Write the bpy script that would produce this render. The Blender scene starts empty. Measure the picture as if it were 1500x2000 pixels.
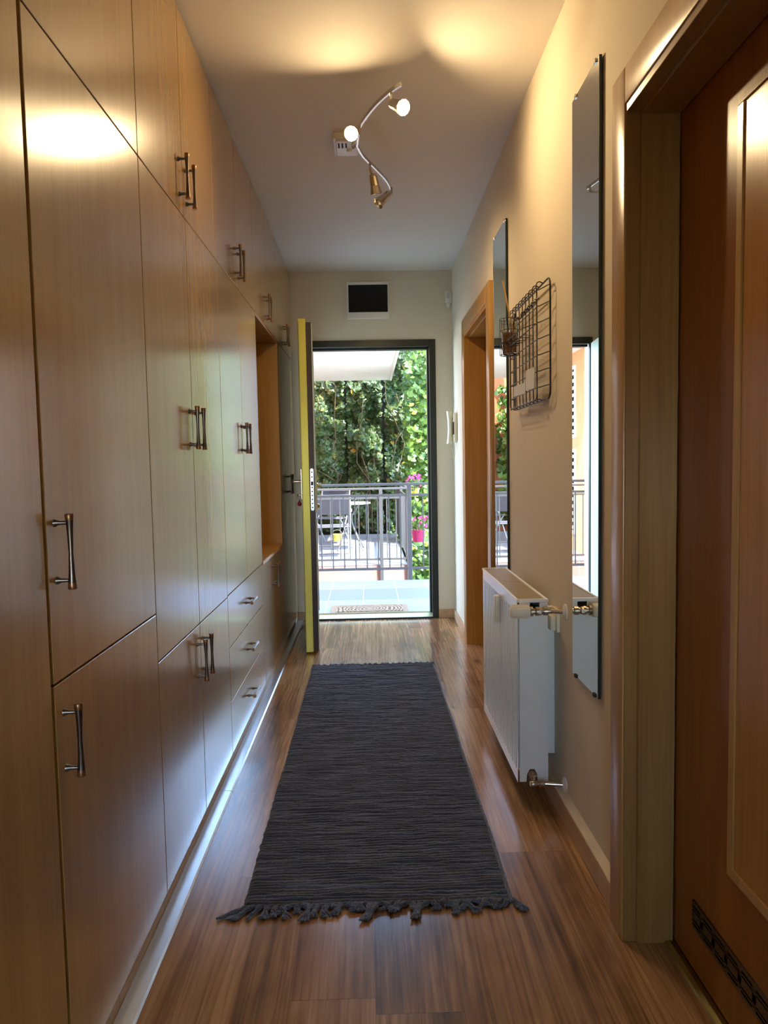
import bpy, bmesh, math, random
from mathutils import Vector, Matrix, noise
random.seed(7)
S = bpy.context.scene
PI = math.pi
# ------------------------------------------------------------------ camera
R = ((0.99961309, 0.01981992, -0.0195149), (-0.02081126, 0.06745718, -0.9975051), (-0.01845406, 0.99752529, 0.06784356))
cam = bpy.data.cameras.new('camera'); co = bpy.data.objects.new('camera', cam); S.collection.objects.link(co)
M4 = Matrix(R).to_4x4(); M4.translation = (0, 0, 1.19); co.matrix_world = M4
cam.sensor_fit = 'VERTICAL'; cam.sensor_height = 36; cam.lens = 1390/2000*36; cam.clip_start = 0.02
S.camera = co
# ------------------------------------------------------------------ light
LAMP = 6.5          # watts of a lit halogen head
FILL = 9.0
SUN = 7.0
SKY = 26.0
EXPO = 1.65
S.view_settings.view_transform = 'Standard'; S.view_settings.look = 'None'; S.view_settings.gamma = 1
S.view_settings.use_curve_mapping = False; S.view_settings.exposure = EXPO
w = bpy.data.worlds.new('sky'); S.world = w; w.use_nodes = True
nt = w.node_tree; bg = nt.nodes['Background']
sk = nt.nodes.new('ShaderNodeTexSky'); sk.sky_type = 'HOSEK_WILKIE'; sk.turbidity = 3.0; sk.ground_albedo = 0.5
SD = Vector((0.42, -0.48, 1.0)).normalized(); sk.sun_direction = SD
hs = nt.nodes.new('ShaderNodeHueSaturation'); hs.inputs['Saturation'].default_value = .9; nt.links.new(sk.outputs[0], hs.inputs['Color']); nt.links.new(hs.outputs[0], bg.inputs[0]); bg.inputs[1].default_value = SKY
sl = bpy.data.lights.new('sun', 'SUN'); sl.energy = SUN; sl.angle = 0.01; sl.color = (1, .95, .86)
so = bpy.data.objects.new('sun', sl); S.collection.objects.link(so); so.rotation_euler = SD.to_track_quat('Z', 'Y').to_euler()
so.location = (2, 2, 6)

# ------------------------------------------------------------------ helpers
def tag(o, label=None, cat=None, group=None, kind=None):
    if label: o['label'] = label
    if cat: o['category'] = cat
    if group: o['group'] = group
    if kind: o['kind'] = kind
    return o
def thing(name, label, cat, loc=(0, 0, 0), group=None, kind=None):
    o = bpy.data.objects.new(name, None); S.collection.objects.link(o); o.location = loc
    o.empty_display_size = 0.05
    return tag(o, label, cat, group, kind)
def rootloc(p):
    v = Vector((0, 0, 0))
    while p is not None:
        v += Vector(p.location); p = p.parent
    return v
def part(name, bm, mats, parent=None, origin=None, smooth=False, label=None):
    """bm is written in world coordinates"""
    if not isinstance(mats, (list, tuple)): mats = [mats]
    off = rootloc(parent) if parent is not None else Vector(origin or (0, 0, 0))
    for v in bm.verts: v.co -= off
    me = bpy.data.meshes.new(name); bm.to_mesh(me); bm.free()
    for m in mats: me.materials.append(m)
    if smooth:
        for p in me.polygons: p.use_smooth = True
        try: me.set_sharp_from_angle(angle=math.radians(38))
        except Exception: pass
    o = bpy.data.objects.new(name, me); S.collection.objects.link(o)
    if parent is not None: o.parent = parent
    else: o.location = off
    if label: o['label'] = label
    return o
def struct(name, bm, mat, smooth=False):
    o = part(name, bm, mat, smooth=smooth); o['kind'] = 'structure'; return o
def kids(o): return [c for c in S.collection.objects if c.parent == o]
def copy_tree(o, parent=None):
    c = o.copy(); S.collection.objects.link(c); c.parent = parent
    for ch in list(o.children): copy_tree(ch, c)
    return c
NB = bmesh.new
def box(bm, x0, x1, y0, y1, z0, z1, bev=0, mi=0, rot=None, pivot=None, seg=1):
    t = bmesh.new()
    bmesh.ops.create_cube(t, size=1)
    for v in t.verts:
        v.co = Vector(((x0+x1)/2 + v.co.x*(x1-x0), (y0+y1)/2 + v.co.y*(y1-y0), (z0+z1)/2 + v.co.z*(z1-z0)))
    if bev: bmesh.ops.bevel(t, geom=list(t.edges)+list(t.verts), offset=bev, segments=seg, affect='EDGES', profile=.5)
    if rot is not None:
        pv = Vector(pivot or ((x0+x1)/2, (y0+y1)/2, (z0+z1)/2))
        for v in t.verts: v.co = pv + rot @ (v.co-pv)
    join(bm, t, mi); return bm
def join(bm, t, mi=0):
    mp = {}
    for v in t.verts: mp[v] = bm.verts.new(v.co)
    for f in t.faces:
        try: nf = bm.faces.new([mp[v] for v in f.verts]); nf.material_index = mi if mi else f.material_index
        except ValueError: pass
    t.free()
def frame_of(d):
    d = Vector(d).normalized(); a = Vector((0, 0, 1)) if abs(d.z) < .9 else Vector((0, 1, 0))
    u = d.cross(a).normalized(); return d, u, d.cross(u).normalized()
def tube(bm, pts, r, n=8, mi=0, closed=False, caps=True):
    pts = [Vector(p) for p in pts]; k = len(pts); rs = r if isinstance(r, (list, tuple)) else [r]*k
    rings = []; prev = None
    for i, p in enumerate(pts):
        if closed: t = pts[(i+1) % k]-pts[i-1]
        else: t = pts[min(i+1, k-1)]-pts[max(i-1, 0)]
        d, u, v = frame_of(t)
        if prev is not None:
            u = (prev-d*prev.dot(d)).normalized(); v = d.cross(u)
        prev = u
        rings.append([bm.verts.new(p+(u*math.cos(2*PI*j/n)+v*math.sin(2*PI*j/n))*rs[i]) for j in range(n)])
    m = k if closed else k-1
    for i in range(m):
        a, b = rings[i], rings[(i+1) % k]
        for j in range(n):
            f = bm.faces.new((a[j], a[(j+1) % n], b[(j+1) % n], b[j])); f.material_index = mi
    if caps and not closed:
        for rr in (rings[0], rings[-1]):
            f = bm.faces.new(rr); f.material_index = mi
    return bm
def lathe(bm, p0, axis, prof, n=16, mi=0, caps=True):
    """prof = [(distance along axis, radius)]"""
    d, u, v = frame_of(axis); p0 = Vector(p0); rings = []
    for (t, r) in prof:
        rings.append([bm.verts.new(p0+d*t+(u*math.cos(2*PI*j/n)+v*math.sin(2*PI*j/n))*max(r, 1e-5)) for j in range(n)])
    for i in range(len(rings)-1):
        a, b = rings[i], rings[i+1]
        m = mi[i] if isinstance(mi, (list, tuple)) else mi
        for j in range(n):
            f = bm.faces.new((a[j], a[(j+1) % n], b[(j+1) % n], b[j])); f.material_index = m
    if caps:
        bm.faces.new(rings[0][::-1]).material_index = mi[0] if isinstance(mi, (list, tuple)) else mi
        bm.faces.new(rings[-1]).material_index = mi[-1] if isinstance(mi, (list, tuple)) else mi
    return bm
def prism(bm, poly, axis, a0, a1, mi=0):
    """poly of 2D points in the plane normal to axis ('x': (y,z), 'y': (x,z), 'z': (x,y))"""
    def mk(p, a):
        return {'x': (a, p[0], p[1]), 'y': (p[0], a, p[1]), 'z': (p[0], p[1], a)}[axis]
    A = [bm.verts.new(mk(p, a0)) for p in poly]; B = [bm.verts.new(mk(p, a1)) for p in poly]
    n = len(poly)
    fs = [bm.faces.new(A), bm.faces.new(B[::-1])]
    for i in range(n): fs.append(bm.faces.new((A[i], B[i], B[(i+1) % n], A[(i+1) % n])))
    for f in fs: f.material_index = mi
    bmesh.ops.recalc_face_normals(bm, faces=fs)
    return bm
def rrect(a0, a1, b0, b1, r, n=5):
    out = []
    for (ca, cb, s) in ((a1-r, b1-r, 0), (a0+r, b1-r, 1), (a0+r, b0+r, 2), (a1-r, b0+r, 3)):
        for k in range(n+1):
            t = PI/2*(s+k/n); out.append((ca+r*math.cos(t), cb+r*math.sin(t)))
    return out
def smoothpath(pts, sub=6):
    pts = [Vector(p) for p in pts]; out = []
    for i in range(len(pts)-1):
        p0 = pts[max(i-1, 0)]; p1 = pts[i]; p2 = pts[i+1]; p3 = pts[min(i+2, len(pts)-1)]
        for k in range(sub):
            t = k/sub
            out.append(.5*((2*p1)+(-p0+p2)*t+(2*p0-5*p1+4*p2-p3)*t*t+(-p0+3*p1-3*p2+p3)*t**3))
    out.append(pts[-1]); return out

# ------------------------------------------------------------------ materials
class NT:
    def __init__(s, name):
        s.m = bpy.data.materials.new(name); s.m.use_nodes = True; s.t = s.m.node_tree; s.b = s.t.nodes['Principled BSDF']
    def n(s, typ, **k):
        o = s.t.nodes.new('ShaderNode'+typ)
        for a, b in k.items(): setattr(o, a, b)
        return o
    def l(s, a, b): s.t.links.new(a, b)
    def math(s, op, a, b=None):
        o = s.n('Math', operation=op)
        for i, v in enumerate((a, b)):
            if v is None: continue
            if isinstance(v, (int, float)): o.inputs[i].default_value = v
            else: s.l(v, o.inputs[i])
        return o.outputs[0]
    def ramp(s, fac, stops):
        o = s.n('ValToRGB'); e = o.color_ramp.elements
        while len(e) < len(stops): e.new(.5)
        for i, (p, c) in enumerate(stops): e[i].position = p; e[i].color = (*c, 1)
        s.l(fac, o.inputs[0]); return o.outputs[0]
    def mix(s, fac, a, b, typ='MIX'):
        o = s.n('Mix', data_type='RGBA', blend_type=typ)
        for i, v in ((0, fac), (6, a), (7, b)):
            if isinstance(v, (int, float)): o.inputs[i].default_value = v
            elif isinstance(v, tuple): o.inputs[i].default_value = (*v, 1)
            else: s.l(v, o.inputs[i])
        return o.outputs[2]
    def noise(s, vec, scale=5, detail=3, rough=.5, dist=0):
        o = s.n('TexNoise'); o.inputs['Scale'].default_value = scale; o.inputs['Detail'].default_value = detail
        o.inputs['Roughness'].default_value = rough; o.inputs['Distortion'].default_value = dist
        if vec is not None: s.l(vec, o.inputs['Vector'])
        return o.outputs['Fac']
    def coords(s, scale=(1, 1, 1), rnd=False):
        tc = s.n('TexCoord'); v = tc.outputs['Object']
        if rnd:
            oi = s.n('ObjectInfo'); mu = s.math('MULTIPLY', oi.outputs['Random'], 37.0)
            a = s.n('VectorMath', operation='ADD'); s.l(v, a.inputs[0]); s.l(mu, a.inputs[1]); v = a.outputs[0]
        mp = s.n('Mapping'); mp.inputs['Scale'].default_value = scale; s.l(v, mp.inputs[0]); return mp.outputs[0]
    def bump(s, h, strength=.2, dist=.002):
        o = s.n('Bump'); o.inputs['Strength'].default_value = strength; o.inputs['Distance'].default_value = dist
        s.l(h, o.inputs['Height']); s.l(o.outputs[0], s.b.inputs['Normal'])
    def set(s, **k):
        for a, v in k.items():
            i = s.b.inputs[a.replace('_', ' ')]
            if hasattr(v, 'links'): s.l(v, i)
            elif isinstance(v, tuple) and len(v) == 3 and i.type == 'RGBA': i.default_value = (*v, 1)
            else: i.default_value = v
        return s
def plain(name, col, rough=.5, metal=0, var=.06, nscale=8, **k):
    s = NT(name); c = s.coords((1, 1, 1), True)
    f = s.noise(c, nscale, 3)
    lo = tuple(max(0, x*(1-var)) for x in col); hi = tuple(min(1, x*(1+var)) for x in col)
    s.set(Base_Color=s.ramp(f, [(.3, lo), (.7, hi)]), Roughness=rough, Metallic=metal, **k); return s.m
def wood(name, dark, mid, light, rough=.33, axis='z', fine=1.0, coat=0.0):
    s = NT(name)
    sc = {'z': (26, 26, 1.1), 'y': (26, 1.1, 26), 'x': (1.1, 26, 26)}[axis]
    sc2 = {'z': (170, 170, 3.5), 'y': (170, 3.5, 170), 'x': (3.5, 170, 170)}[axis]
    a = s.noise(s.coords(sc, True), 1, 4, .55, .6); b = s.noise(s.coords(sc2, True), 1, 3, .6)
    c = s.noise(s.coords((2.2, 2.2, .8), True), 1, 2)
    f = s.math('ADD', s.math('MULTIPLY', a, .4), s.math('ADD', s.math('MULTIPLY', b, .35*fine), s.math('MULTIPLY', c, .25)))
    s.set(Base_Color=s.ramp(f, [(.36, dark), (.5, mid), (.62, light)]), Roughness=rough)
    if name.startswith('beech_ven'): s.set(Specular_IOR_Level=.7, Coat_Weight=.7, Coat_Roughness=.17, Coat_IOR=1.6)
    if coat: s.set(Coat_Weight=coat, Coat_Roughness=.12)
    s.bump(b, .04 if name.startswith('beech_ven') else .12, .0006); return s.m

M = {}
M['cab'] = wood('beech_veneer', (.385, .215, .060), (.44, .255, .074), (.495, .295, .092), rough=.24)
M['cab_edge'] = wood('beech_edge', (.25, .12, .04), (.32, .16, .055), (.4, .2, .07), rough=.45)
M['cab_shadow_gap'] = wood('gap_shade_carcass_board', (.07, .03, .012), (.09, .04, .015), (.12, .055, .02), rough=.7)  # carcass darkened: shade of the door gaps put into its colour
M['cab_in'] = wood('beech_inside', (.42, .22, .05), (.5, .27, .07), (.58, .33, .1), rough=.45)
M['doorwood'] = wood('amber_door_veneer', (.19, .055, .006), (.25, .078, .009), (.32, .11, .016), rough=.28)
M['casing'] = wood('amber_casing_veneer', (.36, .19, .05), (.44, .24, .07), (.52, .3, .1), rough=.28)
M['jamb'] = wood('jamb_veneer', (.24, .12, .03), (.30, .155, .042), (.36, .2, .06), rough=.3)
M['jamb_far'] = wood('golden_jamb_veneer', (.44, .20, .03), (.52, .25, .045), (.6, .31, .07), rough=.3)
M['base'] = wood('skirting_wood', (.44, .27, .14), (.52, .33, .18), (.6, .4, .23), rough=.4, axis='y')
M['plinth'] = wood('plinth_strip', (.40, .26, .14), (.52, .36, .2), (.62, .46, .3), rough=.55, axis='y')
M['steel'] = plain('brushed_steel', (.15, .13, .11), .3, 1, .08, 60)
M['bronze'] = plain('bronze_cap', (.30, .15, .07), .35, .8, .08, 60)
M['alu'] = plain('aluminium_profile', (.75, .79, .82), .3, .85, .03, 20)
M['brass'] = plain('brass_strip', (.45, .38, .17), .3, 1, .06, 30)
M['chrome'] = plain('satin_chrome', (.6, .56, .5), .22, 1, .04, 30)
M['black'] = plain('black_wire', (.02, .02, .025), .4, .3, .2, 40)
M['gap'] = plain('dark_gap', (.03, .015, .008), .9)
M['white_pl'] = plain('white_plastic', (.78, .76, .68), .35, 0, .02)
M['cream_pl'] = plain('cream_plastic', (.8, .74, .55), .35, 0, .02)
M['rad'] = plain('white_radiator_enamel', (.82, .83, .76), .28, 0, .015)
M['radgrille'] = plain('beige_radiator_top', (.50, .42, .27), .5, 0, .05)
M['valve'] = plain('dull_brass_valve', (.45, .38, .28), .35, 1, .15, 60)
M['frame'] = plain('black_green_metal_frame', (.018, .025, .02), .3, .2, .15)
M['leaf_in'] = plain('pale_door_skin', (.62, .74, .72), .35, 0, .02)
M['leaf_dark'] = plain('dark_brown_door_edge', (.045, .022, .014), .4, 0, .15)
M['yellow'] = plain('yellow_brass_door_edge', (.80, .74, .13), .35, .25, .05)
M['rail'] = plain('grey_railing_paint', (.10, .103, .107), .4, .4, .08)
M['silver'] = plain('silver_tube', (.4, .42, .44), .35, .6, .04)
M['sling'] = plain('grey_sling', (.09, .095, .12), .7, 0, .1)
M['pink'] = plain('pink_pot', (.6, .035, .14), .4, 0, .06)
M['ypot'] = plain('yellow_pot', (.75, .68, .1), .4, 0, .06)
M['red'] = plain('red_fob', (.45, .02, .04), .35)
M['paper'] = plain('grey_paper', (.6, .62, .62), .6, 0, .03)
M['cork'] = plain('brown_jar_filling', (.28, .12, .05), .8, 0, .5, 90)
M['stick'] = plain('light_wood_stick', (.62, .38, .14), .5)
M['soil'] = plain('soil', (.06, .035, .02), .9, 0, .3, 40)
M['stem'] = plain('vine_stem', (.13, .085, .05), .8, 0, .3, 20)
M['magenta'] = plain('magenta_flower', (.75, .08, .35), .5, 0, .2, 20)
M['facade'] = plain('orange_render', (.52, .19, .085), .9, 0, .08, 6)
M['shutter'] = plain('white_shutter', (.6, .6, .6), .5, 0, .03)
M['slab'] = plain('white_slab_paint', (.84, .87, .84), .8, 0, .03, 2)
M['hinge'] = plain('black_rubber', (.01, .01, .01), .6)
def wallmat(name, col, b=.25):
    s = NT(name); c = s.coords((1, 1, 1)); f = s.noise(c, 1.3, 3); g = s.noise(c, 160, 3, .6)
    lo = tuple(x*.965 for x in col)
    s.set(Base_Color=s.ramp(f, [(.3, lo), (.7, col)]), Roughness=.75); s.bump(g, b, .0012); return s.m
M['wall'] = wallmat('cream_wall_paint', (.74, .65, .50))
M['wallend'] = wallmat('end_wall_paint', (.74, .68, .54))
M['ceil'] = wallmat('ceiling_paint', (.74, .69, .62))
s = NT('mirror_glass'); s.set(Base_Color=(.82, .87, .85), Metallic=1.0, Roughness=.005); M['mirror'] = s.m
s = NT('mirror_edge'); s.set(Base_Color=(.012, .03, .022), Roughness=.25); M['mirror_edge'] = s.m
s = NT('black_screen'); s.set(Base_Color=(.003, .003, .003), Roughness=.12, Specular_IOR_Level=.3); M['screen'] = s.m
s = NT('clear_glass'); s.set(Base_Color=(.95, .97, .95), Roughness=.03, Transmission_Weight=1.0, IOR=1.45); M['glass'] = s.m
def emit(name, col, st):
    s = NT(name); s.set(Base_Color=(.9, .9, .9), Emission_Color=col, Emission_Strength=st); return s.m
M['bulb'] = emit('lit_halogen', (1, .80, .45), 25)
M['bulb_dim'] = emit('halogen_lens', (1, .85, .55), 6)
M['bulb_off'] = plain('frosted_lens', (.75, .72, .6), .15)

# laminate floor: planks run along y, own tone and grain each, bevelled joints
s = NT('walnut_laminate'); tc = s.n('TexCoord'); sp = s.n('SeparateXYZ'); s.l(tc.outputs['Object'], sp.inputs[0])
PW, PL = .193, 1.28
xs = s.math('DIVIDE', s.math('ADD', sp.outputs[0], 10.045), PW); col = s.math('FLOOR', xs); fx = s.math('FRACT', xs)
wn = s.n('TexWhiteNoise', noise_dimensions='1D'); s.l(col, wn.inputs['W'])
ys = s.math('ADD', s.math('DIVIDE', s.math('ADD', sp.outputs[1], 20.0), PL), wn.outputs['Value']); row = s.math('FLOOR', ys); fy = s.math('FRACT', ys)
cb = s.n('CombineXYZ'); s.l(col, cb.inputs[0]); s.l(row, cb.inputs[1])
wn2 = s.n('TexWhiteNoise', noise_dimensions='2D'); s.l(cb.outputs[0], wn2.inputs['Vector'])
off = s.n('VectorMath', operation='SCALE'); s.l(wn2.outputs['Color'], off.inputs[0]); off.inputs['Scale'].default_value = 30
ad = s.n('VectorMath', operation='ADD'); s.l(tc.outputs['Object'], ad.inputs[0]); s.l(off.outputs[0], ad.inputs[1])
def mapped(sc):
    mp = s.n('Mapping'); mp.inputs['Scale'].default_value = sc; s.l(ad.outputs[0], mp.inputs[0]); return mp.outputs[0]
g1 = s.noise(mapped((18, .9, 1)), 1, 4, .6, 1.2); g2 = s.noise(mapped((95, 2.0, 1)), 1, 4, .65, .8); g3 = s.noise(mapped((5, 2.2, 1)), 1, 3, .6, .5)
g4 = s.noise(mapped((9, .25, 1)), 1, 1, .5)
vo = s.n('TexVoronoi'); vo.inputs['Scale'].default_value = 1; s.l(mapped((5.2, 1.9, 1)), vo.inputs['Vector'])
knot = s.ramp(vo.outputs['Distance'], [(.04, (.22, .2, .2)), (.13, (.75, .72, .7)), (.22, (1, 1, 1))])
rnd = s.n('TexVoronoi'); rnd.inputs['Scale'].default_value = 1; s.l(mapped((7, 2.4, 1)), rnd.inputs['Vector'])
sel = s.math('GREATER_THAN', s.n('SeparateColor') and s.noise(mapped((3, 1, 1)), 1, 0), .47)
f = s.math('ADD', s.math('ADD', s.math('MULTIPLY', g1, .30), s.math('MULTIPLY', g2, .26)), s.math('ADD', s.math('MULTIPLY', g3, .24), s.math('MULTIPLY', g4, .26)))
f = s.math('ADD', f, s.math('MULTIPLY', s.math('SUBTRACT', wn2.outputs['Value'], .5), .07))
c = s.ramp(f, [(.40, (.10, .045, .017)), (.48, (.26, .13, .048)), (.57, (.43, .235, .10)), (.67, (.60, .37, .18))])
c = s.mix(sel, c, s.mix(1.0, c, knot, 'MULTIPLY'))
wv = s.n('TexWave', wave_type='BANDS', bands_direction='X'); s.l(mapped((1, .10, 1)), wv.inputs['Vector']); wv.inputs['Scale'].default_value = 15; wv.inputs['Distortion'].default_value = 9; wv.inputs['Detail'].default_value = 3; wv.inputs['Detail Scale'].default_value = 1.2
lines = s.ramp(wv.outputs['Fac'], [(.0, (.50, .42, .38)), (.22, (.86, .84, .82)), (.5, (1.08, 1.06, 1.04))])
c = s.mix(s.math('MULTIPLY', g3, .85), c, s.mix(1.0, c, lines, 'MULTIPLY'))
ex = s.math('MINIMUM', fx, s.math('SUBTRACT', 1, fx)); ey = s.math('MINIMUM', fy, s.math('SUBTRACT', 1, fy))
jx = s.math('LESS_THAN', ex, .0035); jy = s.math('LESS_THAN', ey, .0011); j = s.math('MAXIMUM', jx, jy)
c = s.mix(s.math('MULTIPLY', j, .4), c, (.03, .012, .006))
s.set(Base_Color=c, Roughness=s.math('ADD', s.math('MULTIPLY', g1, .10), .16), Specular_IOR_Level=.7, Coat_Weight=.35, Coat_Roughness=.2); s.bump(s.math('SUBTRACT', g2, s.math('MULTIPLY', j, 1.2)), .05, .0006)
M['floor'] = s.m

# rug cloth
s = NT('charcoal_rag_weave'); a = s.noise(s.coords((4, 75, 1)), 1, 4, .75); b = s.noise(s.coords((300, 300, 300)), 1, 2)
f = s.math('ADD', s.math('MULTIPLY', a, .7), s.math('MULTIPLY', b, .3))
s.set(Base_Color=s.ramp(f, [(.36, (.013, .018, .030)), (.50, (.045, .060, .094)), (.65, (.15, .185, .26))]), Roughness=.7, Sheen_Weight=.35); s.bump(b, .5, .002); M['rug'] = s.m
# porch tiles
def tilemat(name, tone, tone2, sx, sy, ox=0, oy=0, rough=.3, rows=False):
    s = NT(name); br = s.n('TexBrick'); br.offset = 0; mp = s.n('Mapping'); tc = s.n('TexCoord'); s.l(tc.outputs['Object'], mp.inputs[0])
    mp.inputs['Location'].default_value = (ox, oy, 0); s.l(mp.outputs[0], br.inputs['Vector'])
    br.inputs['Scale'].default_value = 1; br.inputs['Brick Width'].default_value = sx; br.inputs['Row Height'].default_value = sy
    br.inputs['Mortar Size'].default_value = .0035; br.inputs['Color1'].default_value = (*tone, 1); br.inputs['Color2'].default_value = (*(tone if rows else tone2), 1)
    br.inputs['Mortar'].default_value = (.72, .74, .74, 1)
    n = s.noise(s.coords((3, 14, 1)), 2, 4, .6, .8); colr = br.outputs['Color']
    if rows:
        sp = s.n('SeparateXYZ'); s.l(mp.outputs[0], sp.inputs[0]); par = s.math('MODULO', s.math('FLOOR', s.math('DIVIDE', sp.outputs[1], sy)), 2.0)
        colr = s.mix(s.math('MULTIPLY', par, s.math('SUBTRACT', 1, br.outputs['Fac'])), colr, tone2)
    s.set(Base_Color=s.mix(.35, colr, s.ramp(n, [(.35, tuple(x*.8 for x in tone)), (.65, tuple(min(1, x*1.15) for x in tone))]), 'MULTIPLY'), Roughness=rough); return s.m
M['tile'] = tilemat('blue_grey_tiles', (.42, .45, .47), (.32, .345, .38), .309, .575, .075, .145, rows=True)
M['tile2'] = tilemat('pale_terrace_tiles', (.42, .45, .49), (.38, .41, .46), .6, .6)
M['stone'] = tilemat('pink_stone_riser', (.40, .28, .24), (.36, .25, .22), .7, 2, rough=.7)
# door mat
s = NT('coir_mat'); wv = s.n('TexWave', wave_type='RINGS', rings_direction='SPHERICAL'); mp = s.n('Mapping'); tc = s.n('TexCoord')
s.l(tc.outputs['Object'], mp.inputs[0]); mp.inputs['Location'].default_value = (0, .05, 0); s.l(mp.outputs[0], wv.inputs['Vector'])
wv.inputs['Scale'].default_value = 11; wv.inputs['Distortion'].default_value = 7; wv.inputs['Detail'].default_value = 2
s.set(Base_Color=s.ramp(wv.outputs['Fac'], [(.35, (.10, .055, .025)), (.55, (.36, .23, .12))]), Roughness=.9); M['mat'] = s.m
M['mat_edge'] = plain('coir_border', (.28, .18, .10), .9, 0, .2, 90)
def leafmat(name, cols, trans=.25):
    s = NT(name); g = s.n('NewGeometry'); f = g.outputs['Random Per Island']
    s.set(Base_Color=s.ramp(f, cols), Roughness=.38)
    tr = s.n('BsdfTranslucent'); s.l(s.ramp(f, [(p, (min(1, c[0]*1.6), min(1, c[1]*1.5), c[2])) for p, c in cols]), tr.inputs[0])
    mx = s.n('MixShader'); mx.inputs[0].default_value = trans; out = s.t.nodes['Material Output']
    s.l(s.b.outputs[0], mx.inputs[1]); s.l(tr.outputs[0], mx.inputs[2]); s.l(mx.outputs[0], out.inputs[0]); return s.m
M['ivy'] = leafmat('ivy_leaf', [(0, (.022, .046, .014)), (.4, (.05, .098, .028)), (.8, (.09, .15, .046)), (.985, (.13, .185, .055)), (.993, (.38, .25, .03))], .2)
M['ivy2'] = leafmat('ivy_leaf_sunlit', [(0, (.03, .075, .014)), (.5, (.07, .15, .022)), (.97, (.14, .24, .035)), (.99, (.32, .28, .05))], .35)  # brighter copy of the ivy green, sunlit tone put into the colour
M['hedgewall'] = plain('dark_leaf_backing', (.05, .045, .03), .95, 0, .4, 5)  # shade between the leaves put into the backing colour; ground shares it

# ------------------------------------------------------------------ room shell
fx0_ = -1.618
L, W, H, YE = -.565, .64, 2.62, 5.40
LW = -1.17
bm = NB(); box(bm, LW-.1, 1.2, -2.0, 5.42, -.12, 0); struct('floor', bm, M['floor'])
bm = NB(); box(bm, LW-.1, 1.2, -2.0, 5.62, H, H+.15); struct('ceiling', bm, M['ceil'])
bm = NB(); box(bm, LW-.1, LW, -2.0, 5.62, 0, H); struct('wall_left', bm, M['wall'])
wx0, wx1, wz0, wz1 = -.62, .12, .62, 1.52  # opening in the unseen back wall, added to let fill light in
bm = NB(); box(bm, LW, wx0, -2.0, -1.8, 0, H); box(bm, wx1, 1.2, -2.0, -1.8, 0, H); box(bm, wx0, wx1, -2.0, -1.8, 0, wz0); box(bm, wx0, wx1, -2.0, -1.8, wz1, H); struct('wall_back', bm, M['wall'])
bm = NB(); box(bm, wx0, wx0+.06, -1.93, -1.87, wz0, wz1); box(bm, wx1-.06, wx1, -1.93, -1.87, wz0, wz1); box(bm, wx0+.06, wx1-.06, -1.93, -1.87, wz0, wz0+.06); box(bm, wx0+.06, wx1-.06, -1.93, -1.87, wz1-.06, wz1)
struct('window_fill_added', bm, M['shutter'])  # window out of view, added to brighten the near hallway
# right wall with two door openings
D1a, D1b, D1h = .80, 1.69, 2.02        # near door opening
D2a, D2b, D2h = 3.70, 4.60, 2.03       # far door opening
bm = NB()
for (a, b, z0) in ((-1.8, D1a, 0), (D1a, D1b, D1h), (D1b, D2a, 0), (D2a, D2b, D2h), (D2b, YE, 0)):
    box(bm, W, W+.16, a, b, z0, H)
struct('wall_right', bm, M['wall'])
# end wall with entrance opening
ex0, ex1, eh = -.445, .513, 2.112
bm = NB(); box(bm, LW, ex0, YE, YE+.2, 0, H); box(bm, ex1, W+.16, YE, YE+.2, 0, H); box(bm, ex0, ex1, YE, YE+.2, eh, H)
struct('wall_end', bm, M['wallend'])
bm = NB(); box(bm, W+.16, 1.2, YE, YE+.2, 0, H); box(bm, 1.2, 1.3, -2.0, YE+.2, 0, H); struct('wall_side_room', bm, M['wall'])
bm = NB(); box(bm, -4.5, 2.6, YE, YE+.2, H+.15, 5.6); box(bm, -4.5, LW-.1, YE, YE+.2, -.15, H+.15); box(bm, 1.3, 2.6, YE, YE+.2, -.15, H+.15); struct('wall_facade_shading', bm, M['facade'])  # upper facade out of view, added to keep sun off the porch
# skirting
bm = NB(); box(bm, ex1, W, YE-.014, YE, 0, .068, .002); box(bm, L-.0, ex0, YE-.014, YE, 0, .068, .002); struct('baseboard_end', bm, M['base'])
bm = NB()
y = D1b+.075
for (a, b) in ((1.765, 1.90), (1.903, 2.52), (2.523, 3.14), (3.143, 3.60)):
    box(bm, W-.026, W, a, b, 0, .072, .002)
box(bm, W-.014, W, 4.69, YE-.014, 0, .068, .002)
struct('baseboard_right', bm, M['base'])
bm = NB(); prism(bm, [(W, .072), (W-.024, .072), (W, .082)], 'y', 1.765, 3.60); struct('trim_1', bm, M['wall'])

# ------------------------------------------------------------------ fitted cupboards
def handle_bm(c, axis='z', ln=.136, prot=.027):
    """flared bar handle on plane x=L, centre c=(y,z)"""
    bm = NB(); xb = L+prot
    p0 = Vector((xb, c[0], c[1])); ax = Vector((0, 0, 1)) if axis == 'z' else Vector((0, 1, 0))
    h = ln/2
    lathe(bm, p0-ax*h, ax, [(0, .0072), (.002, .0082), (.009, .0074), (.0115, .0070), (.03, .0056), (h, .0042), (ln-.03, .0056), (ln-.0115, .0070), (ln-.009, .0074), (ln-.002, .0082), (ln, .0072)], 14,
          [1, 1, 1, 0, 0, 0, 0, 1, 1, 1, 1])
    for s_ in (-1, 1):
        q = p0+ax*s_*(.052)
        lathe(bm, (L, q.y, q.z), (1, 0, 0), [(0, .0075), (.002, .0072), (.008, .004), (prot, .0036)], 12, 0)
    return bm
def slab_door(y0, y1, z0, z1, root, name='door'):
    bm = NB(); g = .0023; box(bm, L-.018, L, y0+g, y1-g, z0+g, z1-g, .0009); return part(name, bm, M['cab'], root)
def handle(c, door, axis='z'): return part('handle', handle_bm(c, axis), [M['steel'], M['bronze']], door, smooth=True)
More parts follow.
